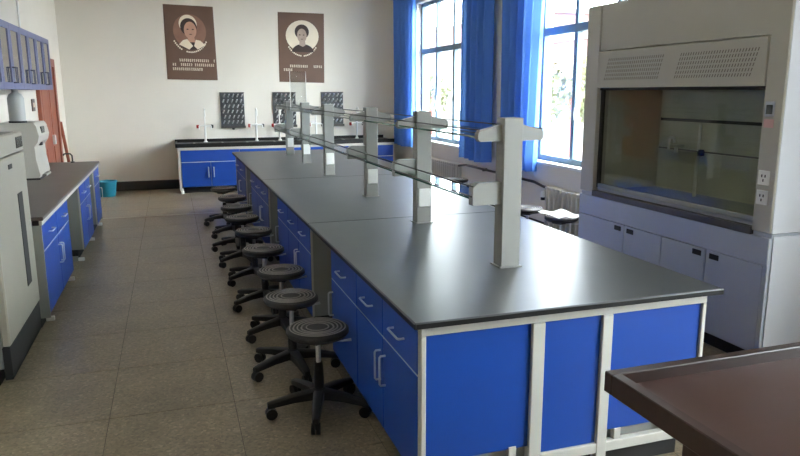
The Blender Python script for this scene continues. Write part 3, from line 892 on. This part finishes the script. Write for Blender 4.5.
# triple lab faucets
def make_faucet():
    f = thing('lab_faucet', '', 'faucet')
    obj('column', lathe(B(), [(0.0, 0), (0.035, 0), (0.035, 0.012), (0.02, 0.03), (0.02, 0.27), (0.026, 0.28), (0.026, 0.32), (0.014, 0.33), (0.0, 0.33)], n=14), 'white', f, smooth=True)
    obj('gooseneck', tube(B(), [(0, 0, 0.32), (0, 0, 0.54), (0, -0.03, 0.585), (0, -0.09, 0.60), (0, -0.15, 0.575), (0, -0.17, 0.52), (0, -0.17, 0.47)], 0.011, 8), 'white', f, smooth=True)
    bm = tube(B(), [(-0.1, -0.01, 0.30), (0.1, -0.01, 0.30)], 0.015, 8)
    for s in (-1, 1): tube(bm, [(s * 0.1, -0.01, 0.30), (s * 0.105, -0.08, 0.29), (s * 0.105, -0.1, 0.24)], 0.010, 8)
    obj('side_spouts', bm, 'white', f, smooth=True)
    for s, m in ((-1, 'red'), (1, 'dark')):
        obj('valve_handle', lathe(B(), [(0, -0.03), (0.022, -0.03), (0.026, 0.0), (0.022, 0.03), (0, 0.03)], (s * 0.125, -0.01, 0.285), 10), m, f, smooth=True)
    return f
f0 = make_faucet()
GFC = 'faucets on the far sink counter'
fl_ = [(0.585, 'white lab faucet with red and black valves at the open end of the sink counter'), (1.50, 'white lab faucet second along the sink counter, between the drying racks'), (1.93, 'white lab faucet below the middle drying rack'), (2.62, 'white lab faucet between middle and last drying rack, behind the rack posts'), (3.42, 'white lab faucet at the window end of the sink counter')]
for k, (x, lb) in enumerate(fl_):
    o = f0 if k == 0 else copy_tree(f0)
    o.location = (x, 13.02, 0.8462)
    o['label'] = lb; o['group'] = GFC

# peg drying racks
def make_rack():
    r = thing('drying_rack', '', 'drying rack')
    bx('board', 'pegb', r, -0.215, 0.215, -0.022, 0.0, 0.0, 0.62, 0.004)
    bx('rim_strip', 'steel', r, -0.222, 0.222, -0.026, 0.0, 0.62, 0.632, 0.002)
    bm = B()
    box(bm, -0.222, 0.222, -0.07, 0.0, -0.02, 0.0); box(bm, -0.222, 0.222, -0.07, -0.062, 0.0, 0.025)
    tr = obj('drip_tray', bm, 'steel', r)
    obj('drain', lathe(B(), [(0, -0.05), (0.018, -0.05), (0.03, -0.02), (0, -0.02)], (0, -0.03, 0), 10), 'dark', tr, smooth=True)
    p0 = None
    for j in range(6):
        for i in range(5):
            x, z = -0.16 + i * 0.08 + (0.02 if j % 2 else 0) - 0.01, 0.07 + j * 0.096
            if p0 is None:
                p0 = obj('peg', tube(B(), [(0, -0.02, 0), (0.012, -0.075, 0.035), (0.018, -0.095, 0.046)], [0.014, 0.013, 0.010], 6), 'peg', None, smooth=True)
                p0.parent = r; p0.location = (x, 0, z)
            else:
                inst(p0, r, (x, 0, z))
    return r
k0 = make_rack()
for k, (x, lb) in enumerate(((1.10, 'dark grey peg drying rack on the wall beside the open end of the sink counter'), (2.06, 'dark grey peg drying rack below the poster with the round portrait'), (2.98, 'dark grey peg drying rack on the wall nearest the corner curtain'))):
    o = k0 if k == 0 else copy_tree(k0)
    o.location = (x, Y1 - 0.002, 1.105)
    o['label'] = lb; o['group'] = 'drying racks on the far wall'

# ------------------------------------------------------------------ posters
def quad_map(c):   # corners TL, TR, BR, BL (x, z): (u, v) with v down
    def f(u, v):
        x = (c[0][0] * (1 - u) + c[1][0] * u) * (1 - v) + (c[3][0] * (1 - u) + c[2][0] * u) * v
        z = (c[0][1] * (1 - u) + c[1][1] * u) * (1 - v) + (c[3][1] * (1 - u) + c[2][1] * u) * v
        return x, z
    return f
def sheet(name, m, parent, pts, y, t=0.0012):
    bm = B()
    A = [bm.verts.new((x, y, z)) for x, z in pts]
    Bv = [bm.verts.new((x, y + t, z)) for x, z in pts]
    bm.faces.new(A); bm.faces.new(Bv[::-1])
    n = len(pts)
    for i in range(n): bm.faces.new((A[(i + 1) % n], A[i], Bv[i], Bv[(i + 1) % n]))
    bmesh.ops.recalc_face_normals(bm, faces=bm.faces[:])
    return obj(name, bm, m, parent)
def ell(f, cu, cv, ru, rv, n=28, a0=0, a1=360):
    return [f(cu + ru * math.cos(R(a0 + (a1 - a0) * k / n)), cv + rv * math.sin(R(a0 + (a1 - a0) * k / n))) for k in range(n if a1 - a0 == 360 else n + 1)]
def marks(name, parent, f, rows, y, seed, hh=0.016):
    rd = random.Random(seed)
    bm = B()
    for (u0, u1, v, gaps) in rows:
        u = u0
        while u < u1 - 0.02:
            w = 0.030
            if not any(g0 <= u <= g1 for g0, g1 in gaps):
                for q in range(3):
                    vv = v + (q - 1) * hh * 0.85
                    ua, ub = u + rd.random() * 0.006, u + w - rd.random() * 0.008
                    vs = [bm.verts.new((f(a, b)[0], y, f(a, b)[1])) for a, b in ((ua, vv - hh * 0.28), (ub, vv - hh * 0.28), (ub, vv + hh * 0.28), (ua, vv + hh * 0.28))]
                    bm.faces.new(vs)
                vs = [bm.verts.new((f(a, b)[0], y, f(a, b)[1])) for a, b in ((u + 0.011, v - hh * 1.1), (u + 0.017, v - hh * 1.1), (u + 0.017, v + hh * 1.1), (u + 0.011, v + hh * 1.1))]
                bm.faces.new(vs)
            u += 0.040
    o = obj(name, bm, 'cream', parent); o['kind'] = 'stuff'
    return o
def arc_marks(parent, f, cu, cv, ru, rv, a0, a1, n, y, skip=()):
    bm = B()
    for k in range(n):
        if k in skip: continue
        a = R(a0 + (a1 - a0) * k / (n - 1))
        u, v = cu + ru * math.cos(a), cv + rv * math.sin(a)
        vs = [bm.verts.new((f(u + i * 0.014, v + j * 0.010)[0], y, f(u + i * 0.014, v + j * 0.010)[1])) for i, j in ((-1, -1), (1, -1), (1, 1), (-1, 1))]
        bm.faces.new(vs)
    o = obj('curved_caption', bm, 'cream', parent); o['kind'] = 'stuff'
    return o
YP = Y1 - 0.006
q1 = [(0.0, 3.255), (0.845, 3.235), (0.865, 1.952), (-0.005, 1.968)]
q2 = [(1.997, 3.183), (2.862, 3.178), (2.838, 1.906), (1.985, 1.925)]
p1 = thing('portrait_poster', 'brown poster with portrait of a woman in white cap and collar', 'poster', (0.43, YP, 1.95))
f = quad_map(q1)
sheet('sheet', 'poster', p1, [f(0, 0), f(1, 0), f(1, 1), f(0, 1)], YP, 0.004)
pic = sheet('portrait_oval', 'vign', p1, ell(f, 0.5, 0.34, 0.33, 0.225), YP - 0.0015)
sheet('cap_back', 'cream', pic, ell(f, 0.47, 0.245, 0.18, 0.12), YP - 0.003)
sheet('hair', 'hair', pic, ell(f, 0.48, 0.285, 0.165, 0.115), YP - 0.0045)
sheet('face', 'skin', pic, ell(f, 0.51, 0.33, 0.125, 0.115), YP - 0.006)
sheet('neck', 'skin', pic, [f(0.46, 0.41), f(0.58, 0.41), f(0.60, 0.49), f(0.45, 0.49)], YP - 0.0062)
sheet('dress', 'hair', pic, [f(0.28, 0.53), f(0.45, 0.48), f(0.62, 0.48), f(0.78, 0.53), f(0.7, 0.575), f(0.52, 0.595), f(0.36, 0.575)], YP - 0.0045)
sheet('collar_wing', 'cream', pic, [f(0.44, 0.45), f(0.55, 0.54), f(0.47, 0.59), f(0.27, 0.525), f(0.36, 0.465)], YP - 0.0078)
sheet('collar_wing', 'cream', pic, [f(0.61, 0.455), f(0.70, 0.465), f(0.80, 0.525), f(0.64, 0.585), f(0.57, 0.54)], YP - 0.0078)
for u in (0.46, 0.565): sheet('eye', 'hair', pic, ell(f, u, 0.318, 0.022, 0.008, 10), YP - 0.0072)
sheet('mouth', 'poster', pic, ell(f, 0.515, 0.385, 0.032, 0.007, 10), YP - 0.0072)
arc_marks(p1, f, 0.5, 0.34, 0.365, 0.285, 150, 30, 21, YP - 0.0015, (6, 7))
marks('text_line', p1, f, [(0.26, 0.97, 0.735, [(0.86, 0.91)])], YP - 0.0015, 1)
marks('text_line', p1, f, [(0.12, 0.97, 0.795, [(0.2, 0.25), (0.5, 0.55)])], YP - 0.0015, 2)
marks('text_line', p1, f, [(0.12, 0.74, 0.855, [])], YP - 0.0015, 3)
p2 = thing('portrait_poster', 'brown poster with a round cream portrait of a woman in dark dress', 'poster', (2.43, YP, 1.9))
f = quad_map(q2)
sheet('sheet', 'poster', p2, [f(0, 0), f(1, 0), f(1, 1), f(0, 1)], YP, 0.004)
pic = sheet('portrait_circle', 'cream', p2, ell(f, 0.52, 0.33, 0.36, 0.225), YP - 0.0015)
sheet('dress', 'hair', pic, ell(f, 0.53, 0.56, 0.24, 0.115, 20, 180, 360) , YP - 0.003)
sheet('hair', 'hair', pic, ell(f, 0.51, 0.27, 0.155, 0.105), YP - 0.0045)
sheet('neck', 'sepia', pic, [f(0.46, 0.37), f(0.57, 0.37), f(0.59, 0.46), f(0.53, 0.485), f(0.45, 0.46)], YP - 0.0055)
sheet('face', 'sepia', pic, ell(f, 0.51, 0.325, 0.105, 0.10), YP - 0.006)
for u in (0.465, 0.55): sheet('eye', 'hair', pic, ell(f, u, 0.315, 0.02, 0.008, 10), YP - 0.0072)
sheet('mouth', 'poster', pic, ell(f, 0.51, 0.375, 0.028, 0.006, 10), YP - 0.0072)
arc_marks(p2, f, 0.52, 0.33, 0.36, 0.285, 145, 35, 19, YP - 0.0015, (9,))
marks('text_line', p2, f, [(0.24, 0.95, 0.765, [(0.64, 0.74)])], YP - 0.0015, 4)
marks('text_line', p2, f, [(0.10, 0.30, 0.82, [])], YP - 0.0015, 5)

# ------------------------------------------------------------------ radiators and pipe
def radiator(y0, n, lb, lb_grp=None):
    r = thing('radiator', lb, 'radiator', (XR - 0.09, y0, 0))
    sec = None
    for k in range(n):
        y = y0 + 0.092 * k
        if sec is None:
            bm = B()
            box(bm, -0.06, 0.06, -0.018, 0.018, 0.13, 0.17, 0.006)
            box(bm, -0.06, 0.06, -0.018, 0.018, 0.60, 0.645, 0.006)
            for x in (-0.042, 0.042): box(bm, x - 0.016, x + 0.016, -0.014, 0.014, 0.17, 0.60, 0.004)
            sec = obj('section', bm, 'rad', None)
            sec.parent = r; sec.location = (0, 0, 0)
        else:
            inst(sec, r, (0, 0.092 * k, 0))
    bx('header', 'rad', r, XR - 0.11, XR - 0.07, y0, y0 + 0.092 * (n - 1), 0.14, 0.165)
    bx('header', 'rad', r, XR - 0.11, XR - 0.07, y0, y0 + 0.092 * (n - 1), 0.61, 0.635)
    for y in (y0 + 0.03, y0 + 0.092 * (n - 1) - 0.03):
        bx('support_leg', 'steel', r, XR - 0.11, XR - 0.07, y - 0.008, y + 0.008, 0.0, 0.135)
    obj('valve', lathe(B(), [(0, -0.03), (0.03, -0.03), (0.03, 0.02), (0.02, 0.04), (0, 0.04)], (XR - 0.09, y0 + 0.092 * n + 0.06, 0.53), 12), 'white', r, smooth=True)
    obj('valve_knob', lathe(B(), [(0, -0.07), (0.028, -0.065), (0.028, -0.03), (0, -0.03)], (XR - 0.09, y0 + 0.092 * n + 0.06, 0.53), 12), 'dark', r, smooth=True)
    return r
radiator(5.35, 19, 'cream column radiator below the window beside the fume hood')
radiator(9.75, 16, 'cream column radiator below the window near the far corner')
pp = thing('heating_pipe', 'dark heating pipe running along the window wall between the radiators', 'pipe', (XR - 0.09, 8, 0.63))
obj('pipe_run', tube(B(), [(XR - 0.09, 7.04, 0.622), (XR - 0.07, 7.2, 0.622), (XR - 0.05, 7.45, 0.645), (XR - 0.05, 9.55, 0.645), (XR - 0.09, 9.72, 0.622)], 0.017, 8), 'steel', pp, smooth=True)
obj('return_pipe', tube(B(), [(XR - 0.05, 7.04, 0.15), (XR - 0.05, 9.72, 0.15)], 0.014, 8), 'rad', pp, smooth=True)
for y in (7.9, 8.9):
    bx('pipe_clip', 'steel', pp, XR - 0.07, XR - 0.002, y - 0.012, y + 0.012, 0.62, 0.66)

# ------------------------------------------------------------------ curtains
def curtain(y0, y1, zb, lb, folds, seed, gather=0.0):
    rd = random.Random(seed)
    ct = thing('curtain', lb, 'curtain', (XR - 0.11, (y0 + y1) / 2, zb))
    ny, nz = folds * 10, 14
    ph = [rd.uniform(-0.8, 0.8) for _ in range(folds + 2)]
    bm = B()
    g = []
    for j in range(nz + 1):
        v = j / nz
        z = 3.42 - v * (3.42 - zb)
        row = []
        for i in range(ny + 1):
            u = i / ny
            k = u * folds
            pha = ph[int(k)] * (1 - (k % 1)) + ph[min(int(k) + 1, folds + 1)] * (k % 1)
            amp = 0.048 + 0.014 * v
            x = XR - 0.115 + amp * math.sin(2 * math.pi * k + pha) + 0.008 * math.sin(5 * u + 4 * v + seed)
            yy = y0 + (y1 - y0) * u
            mid_ = (y0 + y1) / 2
            yy = mid_ + (yy - mid_) * (1 - gather * v) + 0.012 * math.sin(4 * v + seed + 6 * u)
            zz = z + (0.012 * math.sin(7 * u + seed) if j == nz else 0)
            row.append(bm.verts.new((x, yy, zz)))
        g.append(row)
    for j in range(nz):
        for i in range(ny):
            bm.faces.new((g[j][i], g[j][i + 1], g[j + 1][i + 1], g[j + 1][i]))
    o = obj('cloth', bm, 'curtain', ct, smooth=True)
    o.data.shade_smooth()
    bx('heading_tape', 'sill', ct, XR - 0.125, XR - 0.105, y0, y1, 3.405, 3.43)
    return ct
curtain(11.72, 12.78, 0.74, 'blue hanging curtain drawn into the far corner of the room', 5, 1, 0.05)
curtain(8.62, 9.58, 0.76, 'blue hanging curtain on the pier side of the window near the corner', 5, 2, 0.02)
curtain(7.24, 8.28, 0.78, 'blue hanging curtain beside the window next to the fume hood', 5, 3, 0.22)
cr = thing('curtain_rail', 'slim white curtain rail running above the windows', 'rail', (XR - 0.11, 9, 3.45))
obj('rail', tube(B(), [(XR - 0.115, 4.9, 3.45), (XR - 0.115, 13.1, 3.45)], 0.014, 8), 'sill', cr, smooth=True)
for y in (5.0, 7.35, 9.6, 11.8, 13.0):
    bx('bracket', 'sill', cr, XR - 0.12, XR, y - 0.01, y + 0.01, 3.44, 3.46)

# ------------------------------------------------------------------ ceiling lamps (above the picture)
def lamp_at(x, y):
    l = thing('ceiling_lamp', 'white twin-tube lamp hanging just below the ceiling', 'lamp', (x, y, 3.45), 'ceiling lamps')
    bx('housing', 'white', l, x - 0.09, x + 0.09, y - 0.62, y + 0.62, 3.5, 3.56, 0.006)
    for s in (-0.05, 0.05):
        obj('tube', tube(B(), [(x + s, y - 0.58, 3.475), (x + s, y + 0.58, 3.475)], 0.014, 8), 'tube', l)
    for yy in (-0.4, 0.4):
        bx('hanger', 'steel', l, x - 0.005, x + 0.005, y + yy - 0.005, y + yy + 0.005, 3.56, H)
for x in (0.2, 2.6):
    for y in (0.5, 4.0, 7.5, 11.0):
        lamp_at(x, y)

# ------------------------------------------------------------------ outside the windows
struct(bx('ground_yard', 'asphalt', None, XR + 0.5, 70, -30, 90, -0.8, -0.6))
def building(x, y0, y1, zw, zb, lb):
    fb = thing('far_building', lb, 'building', (x + 4, (y0 + y1) / 2, -0.6))
    bx('wall', 'render_w', fb, x, x + 8, y0, y1, -0.6, zw)
    bx('upper_storey', 'brick', fb, x - 0.1, x + 8, y0, y1, zw, zb)
    bx('parapet', 'render_w', fb, x - 0.3, x + 8.2, y0 - 0.2, y1 + 0.2, zb, zb + 0.25)
    y = y0 + 1.0
    while y + 1.6 < y1:
        wn = bx('window', 'wframe', fb, x - 0.07, x, y, y + 1.6, 0.4, min(2.4, zw - 0.4))
        bx('pane', 'cglass', wn, x - 0.1, x - 0.06, y + 0.1, y + 1.5, 0.5, min(2.4, zw - 0.4) - 0.1)
        y += 3.0
building(18.5, 35.0, 62.0, 4.2, 6.0, 'pale building with red brick upper storey, seen through the window near the corner')
building(17.0, 12.0, 31.0, 2.3, 3.9, 'low pale building with red brick top, seen through the window beside the fume hood')
def tree(x, y, h, seed, lb):
    rd = random.Random(seed)
    t = thing('tree', lb, 'tree', (x, y, -0.6))
    obj('trunk', tube(B(), [(x, y, -0.6), (x + 0.1, y, h * 0.5)], [0.14, 0.08], 8), 'wood', t, smooth=True)
    bm = B()
    for k in range(500):
        a, e, rr = rd.uniform(0, 6.28), rd.uniform(-1, 1), rd.uniform(0.5, 1.0) * h * 0.38
        c = Vector((x + rr * math.cos(a) * math.cos(e), y + rr * math.sin(a) * math.cos(e), h * 0.55 + rr * math.sin(e)))
        u = Vector((rd.uniform(-1, 1), rd.uniform(-1, 1), rd.uniform(-1, 1))).normalized() * 0.16
        w = u.cross(Vector((rd.uniform(-1, 1), rd.uniform(-1, 1), rd.uniform(-1, 1)))).normalized() * 0.1
        bm.faces.new([bm.verts.new(c + u), bm.verts.new(c + w), bm.verts.new(c - u), bm.verts.new(c - w)])
    o = obj('foliage', bm, 'leaf', t); o['kind'] = 'stuff'
tree(11.5, 18.5, 3.2, 3, 'leafy green tree outside the window beside the fume hood')
tree(12.5, 33.0, 3.0, 5, 'leafy green tree outside the window near the far corner')
